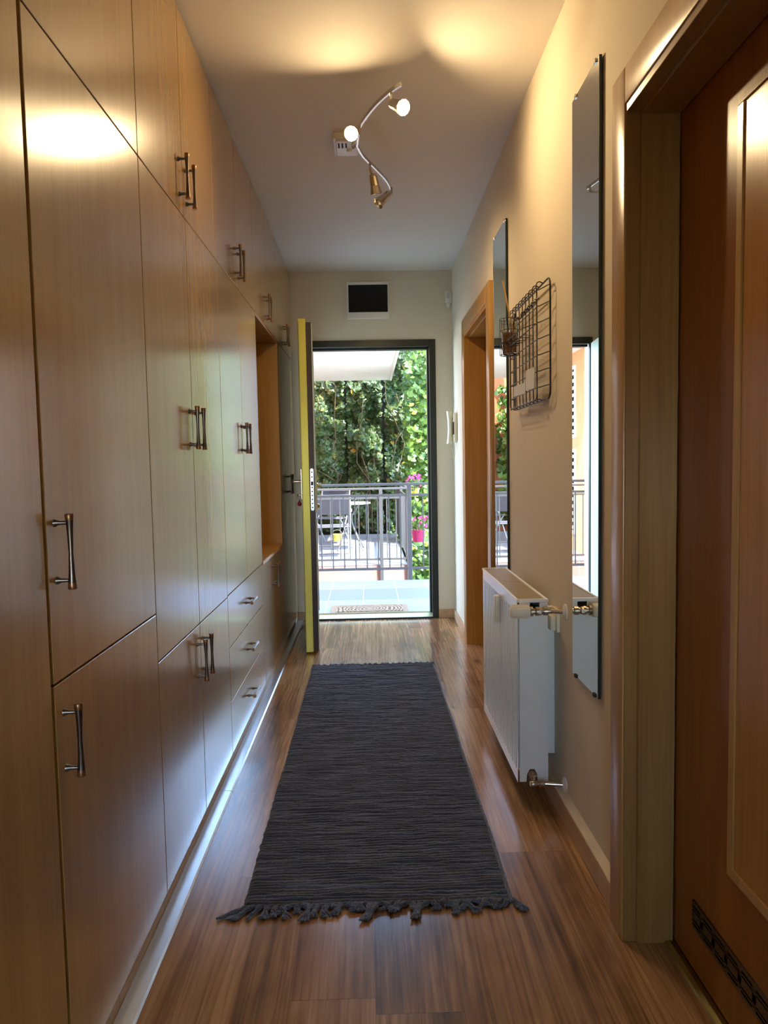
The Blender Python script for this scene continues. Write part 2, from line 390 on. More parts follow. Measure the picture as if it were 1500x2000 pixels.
def carcass(y0, y1, z0, z1, root, depth=.56):
    bm = NB(); x1 = L-.0195; x0 = L-depth; t = .018
    box(bm, x0, x1, y0, y0+t, z0, z1); box(bm, x0, x1, y1-t, y1, z0, z1)
    box(bm, x0, x1, y0+t, y1-t, z0, z0+t); box(bm, x0, x1, y0+t, y1-t, z1-t, z1); box(bm, x0, x0+.006, y0+t, y1-t, z0+t, z1-t)
    return part('carcass', bm, M['cab_shadow_gap'], root)
ZB, ZT, ZTOP = .047, 1.972, 2.612
def cupboard(name, label, cat, y0, y1, z0, z1, group, doors):
    t = thing(name, label, cat, (L-.28, (y0+y1)/2, z0), group); carcass(y0+.0005, y1-.0005, z0, z1, t)
    for d in doors:
        dr = slab_door(*d[0], t, d[2] if len(d) > 2 else 'door')
        if d[1]: handle(d[1][0], dr, d[1][1])
    return t
G1, G2 = 'fitted cupboards along the left side', 'top cupboards under the ceiling'
t = cupboard('tall_cupboard', 'beech veneer tall cupboard nearest the camera, cut by the left edge, no handle in view', 'cupboard', .30, 1.238, ZB, ZTOP, G1, [((.30, 1.238, ZB, ZTOP), None)])
cupboard('wardrobe', 'single-width beech wardrobe with two long handles beside its left edge, second from the camera', 'wardrobe', 1.243, 1.853, ZB, ZT, G1,
         [((1.246, 1.853, .808, ZT), ((1.281, 1.043), 'z')), ((1.246, 1.853, ZB, .808), ((1.281, .697), 'z'))])
cupboard('double_wardrobe', 'double beech wardrobe with handle pairs on both its upper and its lower doors', 'wardrobe', 1.853, 2.772, ZB, ZT, G1,
         [((1.853, 2.314, .678, ZT), ((2.272, 1.314), 'z')), ((2.314, 2.772, .678, ZT), ((2.356, 1.314), 'z')),
          ((1.853, 2.314, ZB, .678), ((2.272, .568), 'z')), ((2.314, 2.772, ZB, .678), ((2.356, .568), 'z'))])
cupboard('drawer_wardrobe', 'beech wardrobe with two tall doors above three drawers', 'wardrobe', 2.772, 3.69, ZB, ZT, G1,
         [((2.772, 3.225, .683, ZT), ((3.183, 1.314), 'z')), ((3.225, 3.69, .683, ZT), ((3.27, 1.314), 'z')),
          ((2.772, 3.69, .472, .683), ((3.23, .578), 'y'), 'drawer'), ((2.772, 3.69, .258, .472), ((3.23, .366), 'y'), 'drawer'), ((2.772, 3.69, ZB, .258), ((3.23, .152), 'y'), 'drawer')])
t = cupboard('base_cupboard', 'low beech cupboard with two doors under the open niche', 'cupboard', 3.69, 4.56, ZB, .672, G1,
         [((3.69, 4.125, ZB, .672), ((4.085, .56), 'z')), ((4.125, 4.56, ZB, .672), ((4.168, .56), 'z'))])
bm = NB(); box(bm, L-.56, L+.004, 3.692, 4.559, .673, .692, .0015); part('worktop', bm, M['cab_in'], t)
# niche lining
t = thing('open_niche', 'open amber coloured niche between the drawer wardrobe and the far cupboard', 'niche', (L-.28, 4.125, .693), G1)
bm = NB(); box(bm, L-.55, L, 4.54, 4.5595, .693, 1.955); part('side_panel', bm, M['cab_in'], t)
bm = NB(); box(bm, L-.55, L-.532, 3.692, 4.54, .693, 1.955); part('back_panel', bm, M['cab_in'], t)
bm = NB(); box(bm, L-.55, L, 3.692, 4.5595, 1.955, 1.971); part('top_panel', bm, M['cab_edge'], t)
cupboard('end_cupboard', 'dark looking full-height beech cupboard behind the open entrance door', 'cupboard', 4.562, 5.385, ZB, ZT, G1,
         [((4.562, 4.972, ZB, ZT), ((4.93, 1.06), 'z')), ((4.972, 5.385, ZB, ZT), ((5.014, 1.06), 'z'))])
tops = [(1.243, 1.853, 1, 'single top cupboard nearest the camera, above the single wardrobe'),
        (1.853, 2.74, 2, 'top cupboard with the largest looking handle pair, above the double wardrobe'),
        (2.74, 3.66, 2, 'top cupboard above the wardrobe with three drawers'),
        (3.66, 4.53, 2, 'top cupboard above the open niche'),
        (4.53, 5.385, 2, 'farthest top cupboard, touching the end wall')]
for (a, b, n, lab) in tops:
    if n == 1: ds = [((a, b, ZT, ZTOP), ((1.281, 2.077), 'z'))]
    else:
        m_ = (a+b)/2
        ds = [((a, m_, ZT, ZTOP), ((m_-.045, 2.077), 'z')), ((m_, b, ZT, ZTOP), ((m_+.043, 2.077), 'z'))]
    cupboard('top_cupboard', 'beech '+lab, 'cupboard', a, b, ZT, ZTOP, G2, ds)
# plinth pieces and aluminium floor profile
ys_ = [.3, 1.0, 1.50, 1.845, 2.25, 2.62, 3.02, 3.55, 4.3, 5.38]
bm = NB()
for a, b in zip(ys_[:-1], ys_[1:]): box(bm, L-.04, L-.006, a+.0015, b-.0015, 0, ZB-.001, .001)
tag(part('plinth', bm, M['plinth'], origin=(L, 2.5, 0)), 'narrow pale unfinished wood plinth strip under the left cupboards', 'plinth')
bm = NB(); prism(bm, [(L-.004, .001), (L+.042, .001), (L+.042, .004), (L+.037, .008), (L+.002, .010), (L-.004, .010)], 'y', .3, 2.535)
prism(bm, [(L-.004, .001), (L+.042, .001), (L+.042, .004), (L+.037, .008), (L+.002, .010), (L-.004, .010)], 'y', 2.538, 5.38)
tag(part('floor_profile', bm, M['alu'], origin=(L, 2.5, 0)), 'long shiny aluminium floor profile along the foot of the left cupboards', 'metal strip')

# ------------------------------------------------------------------ near room door on the right
t = thing('room_door_near', 'glossy amber wooden door with metal vent grille at the right edge', 'door', (W+.1, 1.25, 0)); t.name = 'room_door'
CX = .60
def casing_set(root, a, b, h, cw, cx, depth_x, jm='jamb'):
    """casing around an opening y a..b, height h"""
    bm = NB()
    box(bm, cx, W-.0005, b-.015, b+cw, 0, h+cw, .003, seg=2); box(bm, cx, W-.0005, a-cw, a+.015, 0, h+cw, .003, seg=2); box(bm, cx, W-.0005, a+.015, b-.015, h-.015, h+cw, .003, seg=2)
    part('casing', bm, M['casing'], root, smooth=True)
    bm = NB()
    box(bm, cx+.004, depth_x, b-.019, b-.001, 0, h-.015, .001); box(bm, cx+.004, depth_x, a+.001, a+.019, 0, h-.015, .001); box(bm, cx+.004, depth_x, a+.019, b-.019, h-.033, h-.015, .001)
    # stop lip
    box(bm, cx+.035, depth_x, b-.028, b-.019, 0, h-.033, .001); box(bm, cx+.035, depth_x, a+.019, a+.028, 0, h-.033, .001); box(bm, cx+.035, depth_x, a+.028, b-.028, h-.042, h-.033, .001)
    part('jamb', bm, M[jm], root)
casing_set(t, D1a, D1b, 2.015, .068, CX, .724)
y0, y1 = D1a+.02, D1b-.024
bm = NB(); box(bm, .728, .766, y0, y1, .008, 1.978, .001); dl = part('door_leaf', bm, M['doorwood'], t)
bm = NB()
def ring(bm, x0, x1, ya, yb, za, zb, wd):
    box(bm, x0, x1, ya, yb, za, za+wd, .001); box(bm, x0, x1, ya, yb, zb-wd, zb, .001)
    box(bm, x0, x1, ya, ya+wd, za+wd, zb-wd, .001); box(bm, x0, x1, yb-wd, yb, za+wd, zb-wd, .001)
ring(bm, .722, .728, y0+.27, y1-.262, .33, 1.885, .022); part('bead', bm, M['casing'], dl)
bm = NB(); box(bm, .7255, .728, y0+.292, y1-.284, .352, 1.863); part('panel', bm, wood('panel_veneer', (.36, .16, .03), (.44, .2, .045), (.5, .25, .07), rough=.24), dl)
# vent plate with slots: grid of bars
bm = NB(); ya, yb, za, zb = 1.07, 1.56, .112, .176
x0, x1 = .7235, .728
box(bm, x0, x1, ya, yb, za, za+.008); box(bm, x0, x1, ya, yb, zb-.008, zb)
n = 9; pitch = (yb-ya)/n
for i in range(n):
    yy = ya+i*pitch
    box(bm, x0, x1, yy, yy+.014, za+.008, zb-.008)
for k in range(1, 6):
    zz = za+.008+k*(zb-za-.016)/6; wd = .0018 if k != 3 else .006
    box(bm, x0, x1, ya, yb, zz-wd, zz+wd)
vg = part('vent_grille', bm, M['steel'], dl)
bm = NB(); box(bm, .7275, .7283, ya+.002, yb-.002, za+.002, zb-.002); part('vent_backing', bm, M['gap'], dl)
bm = NB(); prism(bm, [(.700, .0005), (.728, .0005), (.728, .006), (.714, .009), (.704, .006)], 'y', D1a+.03, D1b-.03)
tag(part('threshold_strip', bm, M['brass'], origin=(.714, 1.25, 0)), 'thin brass threshold strip on the floor under the amber room door at right', 'threshold')
# ------------------------------------------------------------------ far room door on the right
t = thing('room_door', 'amber wood door frame in the right wall beyond the radiator', 'door', (W+.1, 4.15, 0))
casing_set(t, D2a, D2b, 2.02, .078, .615, .775, 'jamb_far')
bm = NB(); box(bm, .755, .792, D2a+.022, D2b-.03, .008, 1.985, .001); part('door_leaf', bm, M['doorwood'], t)

# ------------------------------------------------------------------ entrance frame, threshold, leaf
t = thing('entrance_frame', 'black-green metal frame around the open entrance at the hallway end', 'door frame', (0, YE, 0))
bm = NB()
box(bm, ex1-.047, ex1, YE-.012, YE+.11, 0, eh, .002); box(bm, ex0, ex0+.022, YE-.004, YE+.035, 0, eh, .002)
box(bm, ex0+.022, ex1-.047, YE-.012, YE+.11, 2.062, eh, .002)
box(bm, ex1-.062, ex1-.047, YE+.05, YE+.11, .03, 2.062, .002); box(bm, ex0+.022, ex1-.062, YE+.05, YE+.11, 2.048, 2.062, .002)
part('frame', bm, M['frame'], t)
bm = NB(); prism(bm, [(YE-.01, 0), (YE+.16, 0), (YE+.16, .018), (YE+.10, .032), (YE+.03, .034), (YE-.008, .012)], 'x', ex0+.022, ex1-.047)
part('sill', bm, M['brass'], t)
bm = NB(); box(bm, ex0+.022, ex1-.047, YE-.022, YE-.009, .0, .012); part('rubber_strip', bm, M['hinge'], t)

# leaf: opened ~ 92 degrees, hinge at left, near edge faces the camera
t = thing('entrance_door', 'thick open security door with yellow edge and lock plate, seen edge-on', 'door', (-.342, 4.44, .01))
yN, yF = 4.44, 5.325
bm = NB(); box(bm, -.415, -.342, yN+.012, yF, .016, 2.065, .002); lf = part('door_core', bm, M['leaf_dark'], t)
bm = NB(); box(bm, -.420, -.4155, yN, yF, .010, 2.085, .001); box(bm, -.415, -.374, yN, yN+.0115, .010, 2.085, .001)
part('inner_panel', bm, M['yellow'], t, label='yellow edged inner skin of the door')
bm = NB(); box(bm, -.4225, -.4205, yN+.02, yF, .02, 2.07); part('inner_skin', bm, M['leaf_dark'], t)
bm = NB(); box(bm, -.3415, -.334, yN+.006, yF, .016, 2.055, .001)
box(bm, -.3335, -.329, yN+.12, yF-.12, .25, .85, .002); box(bm, -.3335, -.329, yN+.12, yF-.12, 1.15, 1.9, .002)
part('outer_panel', bm, M['leaf_in'], t, label='pale blue-green outer skin of the door')
bm = NB(); prism(bm, rrect(-.3675, -.3475, .905, 1.168, .0095), 'y', yN+.008, yN+.0119); lp = part('lock_plate', bm, M['alu'], t)
bm = NB()
for k, z in enumerate((1.145, 1.115, 1.075, 1.05, 1.025, 1.0, .975, .95, .925)):
    if k == 2: box(bm, -.3645, -.3505, yN+.0065, yN+.0082, z-.012, z+.012)
    else: lathe(bm, (-.3575, yN+.0065, z), (0, 1, 0), [(0, .0048), (.0017, .0048)], 10)
part('bolt_hole', bm, M['gap'], lp)
# inner handle: lever on an escutcheon
bm = NB(); box(bm, -.4265, -.4226, yN+.055, yN+.095, .975, 1.165, .001)
lathe(bm, (-.4265, yN+.075, 1.087), (-1, 0, 0), [(0, .011), (.02, .009), (.045, .009)], 12)
tube(bm, [(-.475, yN+.075, 1.087), (-.480, yN+.09, 1.087), (-.480, yN+.19, 1.087)], .0085, 10)
part('lever_handle', bm, M['chrome'], t, smooth=True)
bm = NB(); lathe(bm, (-.3335, yN+.065, 1.06), (1, 0, 0), [(0, .026), (.006, .024), (.012, .013), (.030, .013)], 14); box(bm, -.3335, -.326, yN+.035, yN+.09, .90, 1.16, .003)
tube(bm, [(-.315, yN+.065, 1.06), (-.305, yN+.065, 1.06), (-.305, yN+.17, 1.06)], .008, 8)
part('outer_handle', bm, M['brass'], t, smooth=True)
bm = NB(); lathe(bm, (-.3335, yN+.06, .93), (1, 0, 0), [(0, .018), (.012, .016), (.02, .01)], 14); part('lock_cylinder', bm, M['brass'], t, smooth=True)
t.rotation_euler = (0, 0, .083)
# key with red fob
t = thing('door_key', 'key in the inside lock of the entrance door with red drop-shaped fob', 'key', (-.43, yN+.075, .95))
bm = NB(); box(bm, -.452, -.4330, yN+.073, yN+.077, .996, 1.004); lathe(bm, (-.455, yN+.075, 1.0), (-1, 0, 0), [(-.002, .004), (0, .009), (.002, .009), (.004, .004)], 12); part('key', bm, M['steel'], t)
bm = NB(); tube(bm, [(-.446+.010*math.cos(a), yN+.070, .985+.012*math.sin(a)) for a in [2*PI*k/14 for k in range(14)]], .0009, 5, closed=True); part('key_ring', bm, M['steel'], t)
bm = NB(); lathe(bm, (-.446, yN+.070, .972), (0, 0, -1), [(0, .0015), (.008, .004), (.02, .011), (.028, .0135), (.036, .011), (.041, .004)], 14); part('fob', bm, M['red'], t, smooth=True)

# ------------------------------------------------------------------ runner rug
X0, X1, Y0, Y1 = -.360, .362, 1.835, 4.135
t = thing('runner_rug', 'charcoal grey woven rag runner with tassels on the laminate floor', 'rug', (0, 3, 0))
bm = NB(); NX, RB = 96, 165; SUBR = 5; ny = RB*SUBR
rowsv = []
def edgex(side, y): return (X0 if side < 0 else X1)+.006*noise.noise(Vector((side*5, y*3, 0)))+.0035*noise.noise(Vector((side*9, y*40, 1)))+(.008 if side > 0 else -.004)*(1-(y-Y0)/(Y1-Y0))
for j in range(ny+1):
    v_ = j/ny; rowz = []
    for i in range(NX+1):
        u_ = i/NX; yb = Y0+(Y1-Y0)*v_
        xl, xr = edgex(-1, yb), edgex(1, yb); x = xl+(xr-xl)*u_
        wob = .010*noise.noise(Vector((x*3, yb*2.2, 3)))+.0035*noise.noise(Vector((x*14, yb*9, 7)))
        far = .012*max(0, v_-.985)/.015*noise.noise(Vector((x*18, 1, 5)))
        y = yb+wob+far
        ph = (j % SUBR)/SUBR; rib = abs(math.sin(PI*ph))
        amp = .0062*(1+.8*noise.noise(Vector((x*7, (j//SUBR)*3.1, 2))))
        z = .0075+amp*rib+.0022*noise.noise(Vector((x*55, y*55, 4)))
        e = min(u_, 1-u_)*NX
        if e < 1: z = .0012
        elif e < 2: z *= .8
        rowz.append(bm.verts.new((x, y, z)))
    rowsv.append(rowz)
for j in range(ny):
    for i in range(NX): bm.faces.new((rowsv[j][i], rowsv[j][i+1], rowsv[j+1][i+1], rowsv[j+1][i]))
# underside
b4 = [bm.verts.new((x, y, .0008)) for x, y in ((X0+.01, Y0+.02), (X0+.01, Y1-.02), (X1-.01, Y1-.02), (X1-.01, Y0+.02))]; bm.faces.new(b4)
part('weave', bm, M['rug'], t, smooth=True)
rr = random.Random(3)
def tassel(x, y, dx, dy, ln):
    bm = NB(); k = rr.randint(3, 5)
    for q in range(k):
        o = (rr.random()-.5)*.012; pts = []
        ph = rr.random()*6
        for a in range(7):
            s_ = a/6; spread = s_*s_*(q-(k-1)/2)*.006
            pts.append((x+o*(1-s_)+dx*ln*s_+spread+.003*math.sin(ph+s_*7), y+dy*ln*s_+.003*math.cos(ph+s_*5), .0062+.006*(1-s_)+.002*math.sin(ph+s_*9)))
        tube(bm, pts, [.0042, .0044, .0042, .004, .0038, .0036, .0026], 6)
    lathe(bm, (x-dx*.004, y-dy*.004, .010), (dx, dy, -.05), [(0, .003), (.004, .007), (.010, .0078), (.016, .0055), (.02, .003)], 8)
    return bm
nT = 38
for i in range(nT):
    x = X0+.005+(X1-X0)*(i/(nT-1)); ang = rr.uniform(-1.1, 1.1); ln = rr.uniform(.024, .05)
    if i in (0, 1, 2): ang = -1.05+.25*i; ln = .07-.008*i
    if i in (9, 17, 18, 24): ln = .06; ang = rr.uniform(-.6, -.1)
    if i == nT-1: ang = .5; ln = .04
    part('tassel', tassel(x, Y0+.002+.004*math.sin(i), math.sin(ang), -math.cos(ang), ln), M['rug'], t, smooth=True)
for i in range(22):
    x = X0+.01+(X1-X0-.02)*(i/21); ang = rr.uniform(-1.2, 1.2)
    part('tassel', tassel(x, Y1, math.sin(ang), math.cos(ang)*.6, rr.uniform(.012, .026)), M['rug'], t, smooth=True)

# ------------------------------------------------------------------ radiator
t = thing('radiator', 'white ribbed panel radiator with beige top grille on the right wall', 'radiator', (.55, 2.76, .09))
ra, rb, rx0, rx1, rz0, rz1 = 2.36, 3.09, .489, .592, .090, .726
def ribpanel(xa, depth, sign):
    bm = NB(); n = 22; z0, z1 = rz0+.035, rz1-.045; pitch = (rb-ra-.04)/n
    prof = []
    y = ra+.004; prof.append((y, 0))
    for i in range(n):
        c = ra+.02+pitch*i
        prof += [(c+pitch*.10, 0), (c+pitch*.13, -depth), (c+pitch*.60, -depth), (c+pitch*.63, 0)]
    prof.append((rb-.004, 0))
    levels = [(rz0, 0), (z0, 0), (z0+.016, 1), (z1-.016, 1), (z1, 0), (rz1-.004, 0)]
    rows = []
    for (z, f) in levels: rows.append([bm.verts.new((xa-d*f, y, z)) for (y, d) in prof])
    for a, b in zip(rows[:-1], rows[1:]):
        for i in range(len(prof)-1): bm.faces.new((a[i], a[i+1], b[i+1], b[i]))
    return bm
bm = ribpanel(rx0, .020, 1)
part('front_panel', bm, M['rad'], t)
bm = NB(); box(bm, rx0+.0225, rx0+.0245, ra+.006, rb-.006, rz0+.004, rz1-.012); box(bm, rx1-.012, rx1, ra+.006, rb-.006, rz0+.004, rz1-.012, .002); part('rear_panel', bm, M['rad'], t)
bm = NB()
for i in range(16):
    yy = ra+.04+i*(rb-ra-.08)/15; box(bm, rx0+.026, rx1-.014, yy, yy+.004, rz0+.05, rz1-.05)
part('fins', bm, M['rad'], t)
bm = NB()
sx0, sx1 = rx0+.006, rx1
for (a, b) in ((ra-.001, ra+.005), (rb-.005, rb+.001)):
    bm = NB()
    notch = [(sx0, rz0+.004), (sx0+.022, rz0+.004), (sx0+.024, rz0+.03), (sx0+.034, rz0+.048), (sx0+.050, rz0+.048), (sx0+.060, rz0+.03), (sx0+.062, rz0+.004), (sx1, rz0+.004), (sx1, rz1-.012),
             (sx1-.028, rz1-.012), (sx1-.028, rz1-.038), (sx0+.036, rz1-.038), (sx0+.036, rz1-.012), (sx0, rz1-.012)]
    prism(bm, notch, 'y', a, b)
    part('side_panel', bm, M['rad'], t)
bm = NB(); ring_z = (rz1-.012, rz1)
box(bm, rx0-.002, rx0+.006, ra-.003, rb+.003, *ring_z, .002); box(bm, rx1-.006, rx1+.002, ra-.003, rb+.003, *ring_z, .002)
box(bm, rx0+.006, rx1-.006, ra-.003, ra+.008, *ring_z, .002); box(bm, rx0+.006, rx1-.006, rb-.008, rb+.003, *ring_z, .002)
part('top_frame', bm, M['rad'], t)
bm = NB(); box(bm, rx0+.006, rx1-.006, ra+.008, rb-.008, rz1-.010, rz1-.006)
for i in range(52):
    yy = ra+.014+i*(rb-ra-.03)/51; box(bm, rx0+.009, rx1-.009, yy, yy+.008, rz1-.006, rz1-.0035)
part('top_grille', bm, M['radgrille'], t)
# top valve (in front of near side face), thermostat head pointing left
bm = NB(); vy, vz = ra-.030, .690
lathe(bm, (.526, vy, vz), (1, 0, 0), [(0, .016), (.008, .017), (.010, .010), (.016, .010), (.018, .015), (.028, .015), (.030, .010), (.042, .010), (.044, .014), (.058, .014), (.060, .008), (.068, .008)], 10)
lathe(bm, (.556, vy, vz), (0, 1, 0), [(0, .009), (.032, .009)], 10); lathe(bm, (.556, vy-.006, vz), (0, 1, 0), [(-.008, .007), (0, .013), (.012, .013)], 8)
tube(bm, [(.592, vy, vz), (W, vy-.02, vz)], .0072, 10)
part('valve', bm, M['valve'], t, smooth=True)
bm = NB(); lathe(bm, (.526, vy, vz), (-1, 0, 0), [(0, .013), (.004, .021), (.012, .0235), (.055, .0215), (.063, .020), (.068, .014), (.069, .004)], 22)
for k in range(14):
    a = 2*PI*k/14; p = Vector((0, math.cos(a), math.sin(a)))
    tube(bm, [Vector((.506, vy, vz))+p*.0228, Vector((.464, vy, vz))+p*.0212], .0016, 5)
part('thermostat_head', bm, M['cream_pl'], t, smooth=True)
bm = NB(); lathe(bm, (W-.0005, vy-.02, vz), (-1, 0, 0), [(0, .027), (.004, .026), (.010, .012), (.011, .008)], 22); part('pipe_collar', bm, M['white_pl'], t, smooth=True)
bm = NB(); bz = .106; bx_ = rx0+.048
lathe(bm, (bx_, vy+.008, bz+.014), (0, 1, 0), [(0, .008), (.008, .014), (.02, .012), (.03, .009)], 10)
lathe(bm, (bx_-.014, vy, bz-.006), (1, 0, 0), [(0, .008), (.004, .011), (.014, .012), (.03, .009), (.032, .013), (.046, .013), (.05, .008)], 10)
lathe(bm, (bx_, vy+.004, bz), (0, 0, 1), [(-.010, .009), (.02, .009)], 10)
part('valve', bm, M['valve'], t, smooth=True)
bm = NB(); tube(bm, [(bx_+.032, vy, bz-.006), (W, vy-.015, bz-.006)], .0068, 10); part('pipe', bm, M['chrome'], t, smooth=True)
bm = NB(); lathe(bm, (W-.0005, vy-.015, bz-.006), (-1, 0, 0), [(0, .026), (.004, .025), (.010, .012), (.011, .008)], 22); part('pipe_collar', bm, M['white_pl'], t, smooth=True)
for yy in (ra+.10, rb-.1):
    bm = NB(); box(bm, rx1, W, yy, yy+.03, rz0+.06, rz1-.05); part('bracket', bm, M['rad'], t)
# evaporation meter clipped on the front
bm = NB(); my = 2.69
box(bm, rx0-.020, rx0, my-.018, my+.018, .575, .680, .005, seg=2)
tag(part('heat_meter', bm, M['cream_pl'], origin=(rx0-.01, my, .575), smooth=True), 'small white upright heat meter clipped on the radiator front', 'meter')
# socket behind the radiator
bm = NB(); prism(bm, rrect(2.385, 2.465, .60, .68, .008), 'x', W-.010, W)
box(bm, W-.028, W-.010, 2.40, 2.45, .605, .655, .004, seg=2)
tag(part('wall_socket', bm, M['cream_pl'], origin=(W, 2.42, .6), smooth=True), 'small cream wall socket with plug just below the upper radiator pipe', 'socket')

# ------------------------------------------------------------------ mirrors
def mirror(label, a, b, z0, z1):
    t = thing('wall_mirror', label, 'mirror', (W, (a+b)/2, z0), 'frameless wall mirrors')
    bm = NB(); box(bm, .6285, .636, a, b, z0, z1); part('backing', bm, M['mirror_edge'], t)
    bm = NB(); x = .6282
    v = [bm.verts.new(p) for p in ((x, a+.0015, z0+.0015), (x, a+.0015, z1-.0015), (x, b-.0015, z1-.0015), (x, b-.0015, z0+.0015))]; bm.faces.new(v)
    part('mirror_glass', bm, M['mirror'], t)
    for (yy, zz, s_) in ((a+.03, z1, 1), (b-.04, z1, 1), (a+.03, z0, -1), (b-.04, z0, -1)):
        bm = NB(); box(bm, .624, W, yy-.008, yy+.008, zz-(.008 if s_ > 0 else .003), zz+(.003 if s_ > 0 else .008), .001); part('clip', bm, M['chrome' if s_ > 0 else 'hinge'], t)
    bm = NB(); box(bm, .636, W, a+.03, b-.06, z0+.1, z1-.1); part('mount', bm, M['mirror_edge'], t)
mirror('tall frameless mirror nearest the camera, between wood casing and radiator', 1.942, 2.195, .520, 2.257)
mirror('tall narrow frameless mirror farther away, behind the wire organizer', 3.24, 3.565, .50, 2.272)

# ------------------------------------------------------------------ wire organizer
t = thing('wire_organizer', 'black wire grid organizer hanging on the right wall between the mirrors', 'organizer', (W-.01, 2.76, 1.405))
ga, gb, gz0, gz1 = 2.433, 3.02, 1.403, 1.81
gx = .622
bm = NB(); rp = rrect(ga, gb, gz0, gz1, .03, 4)
tube(bm, [(gx, p[0], p[1]) for p in rp], .0032, 8, closed=True)
tube(bm, [(gx-.022, p[0], p[1]) for p in rrect(ga+.10, gb-.01, gz0+.005, gz1-.01, .02, 4)], .0022, 8, closed=True)
part('outer_frame', bm, M['black'], t, smooth=True)
for i in range(9):
    yy = ga+.10+(gb-ga-.12)*i/8; bm = NB()
    tube(bm, smoothpath([(gx, yy, gz1), (gx-.012, yy, gz1+.006), (gx-.024, yy, gz1-.005), (gx-.022, yy, gz1-.06), (gx-.022, yy, gz0+.03), (gx-.016, yy, gz0+.006), (gx, yy, gz0)], 3), .0020, 6)
    part('upright_wire', bm, M['black'], t, smooth=True)
for i in range(7):
    zz = gz0+.045+i*(gz1-gz0-.07)/6; bm = NB()
    tube(bm, smoothpath([(gx, ga, zz), (gx, ga+.03, zz+.003), (gx-.018, ga+.085, zz), (gx-.022, ga+.12, zz), (gx-.022, gb-.03, zz), (gx-.012, gb-.012, zz), (gx, gb, zz)], 3), .0020, 6)
    part('cross_wire', bm, M['black'], t, smooth=True)
for i in range(5):
    yy = 2.52+i*.055; zz = 1.75; bm = NB()
    tube(bm, smoothpath([(gx-.024, yy, zz+.004), (gx-.030, yy, zz-.012), (gx-.040, yy+.004, zz-.022), (gx-.046, yy, zz-.012)], 3), .0022, 6)
    tube(bm, [(gx-.020, yy-.006, zz+.004), (gx-.030, yy+.006, zz+.004)], .003, 6)
    part('hook', bm, M['black'], t, smooth=True)
# small ledge rod tray across the middle
bm = NB(); zt = 1.675
tube(bm, [(gx-.022, 2.55, zt), (gx-.065, 2.57, zt-.012), (gx-.072, 2.96, zt-.012), (gx-.022, 2.98, zt)], .0018, 6)
tube(bm, [(gx-.022, 2.62, zt-.03), (gx-.058, 2.57, zt-.034), (gx-.062, 2.96, zt-.034), (gx-.022, 2.98, zt-.03)], .0018, 6)
for i in range(6):
    yy = 2.65+i*.06; tube(bm, [(gx-.022, yy, zt-.03), (gx-.064, yy, zt-.034), (gx-.070, yy, zt-.012)], .0015, 6)
part('ledge', bm, M['black'], t, smooth=True)
# round basket
bm = NB(); bc = Vector((.592-.035+.0, 3.02, 0)); bx0, by0 = .568, 2.86; br_ = .038
for zz in (1.612, 1.66, 1.708, 1.752): tube(bm, [(bx0+br_*math.cos(2*PI*k/18), by0+br_*math.sin(2*PI*k/18), zz) for k in range(18)], .0014, 6, closed=True)
for k in range(8):
    a = 2*PI*k/8; r2 = br_
    tube(bm, [(bx0+r2*math.cos(a), by0+r2*math.sin(a), 1.752), (bx0+r2*math.cos(a), by0+r2*math.sin(a), 1.612), (bx0, by0, 1.6105)], .0014, 5)
tube(bm, [(bx0+br_-.01, by0+.02, 1.752), (gx-.012, by0+.03, 1.765)], .0018, 6); tube(bm, [(bx0+br_-.01, by0+.02, 1.66), (gx-.012, by0+.03, 1.66)], .0018, 6)
part('basket', bm, M['black'], t, smooth=True)
# glass with brown filling in the basket
t = thing('glass_jar', 'clear glass with brown filling standing in the wire basket by the far mirror', 'jar', (bx0, by0, 1.613))
bm = NB(); lathe(bm, (bx0, by0, 1.613), (0, 0, 1), [(0, .024), (.004, .027), (.125, .034), (.126, .0325), (.006, .0255), (.005, .001)], 24, caps=False)
part('glass', bm, M['glass'], t, smooth=True)
bm = NB(); lathe(bm, (bx0, by0, 1.6195), (0, 0, 1), [(0, .022), (.002, .0245), (.075, .028), (.083, .018), (.088, .004)], 20)
part('filling', bm, M['cork'], t, smooth=True)
bm = NB(); tube(bm, [(bx0+.012, by0, 1.71), (bx0-.024, by0+.01, 1.905)], .0034, 8)
tag(part('wooden_stick', bm, M['stick'], origin=(bx0, by0, 1.71), smooth=True), 'thin pale wooden stick leaning up out of the glass on the wire organizer', 'stick')
for (a, b, z0, z1, lab) in ((2.54, 2.68, 1.45, 1.525, 'grey card standing upright in the wire organizer, the nearer and taller one'), (2.69, 2.90, 1.447, 1.488, 'low grey card lying along the bottom of the wire organizer, the farther one')):
    bm = NB(); box(bm, gx-.030, gx-.0275, a, b, z0, z1, rot=Matrix.Rotation(.03, 3, 'X')); tag(part('card', bm, M['paper'], origin=(gx, (a+b)/2, z0)), lab, 'card', 'cards in the wire organizer')

# ------------------------------------------------------------------ fuse box, sensor, intercom on the end
t = thing('fuse_box', 'white fuse box with black window high on the end wall', 'fuse box', (.015, YE, 2.27))
bm = NB(); xa, xb, za, zb = -.142, .170, 2.268, 2.535
box(bm, xa, xb, YE-.020, YE, za, zb, .003)
box(bm, xa, xa+.012, YE-.026, YE-.020, za, zb, .001); box(bm, xb-.008, xb, YE-.026, YE-.020, za, zb, .001); box(bm, xa+.012, xb-.008, YE-.026, YE-.020, zb-.020, zb, .001)
box(bm, xa+.012, xb-.008, YE-.030, YE-.020, za, za+.046, .002)
part('housing', bm, M['white_pl'], t)
bm = NB(); box(bm, xa+.013, xb-.009, YE-.0245, YE-.0202, za+.047, zb-.021); part('window', bm, M['screen'], t)
t = thing('motion_sensor', 'small white motion sensor in the top right corner of the end wall', 'sensor', (.61, 5.36, 2.33))
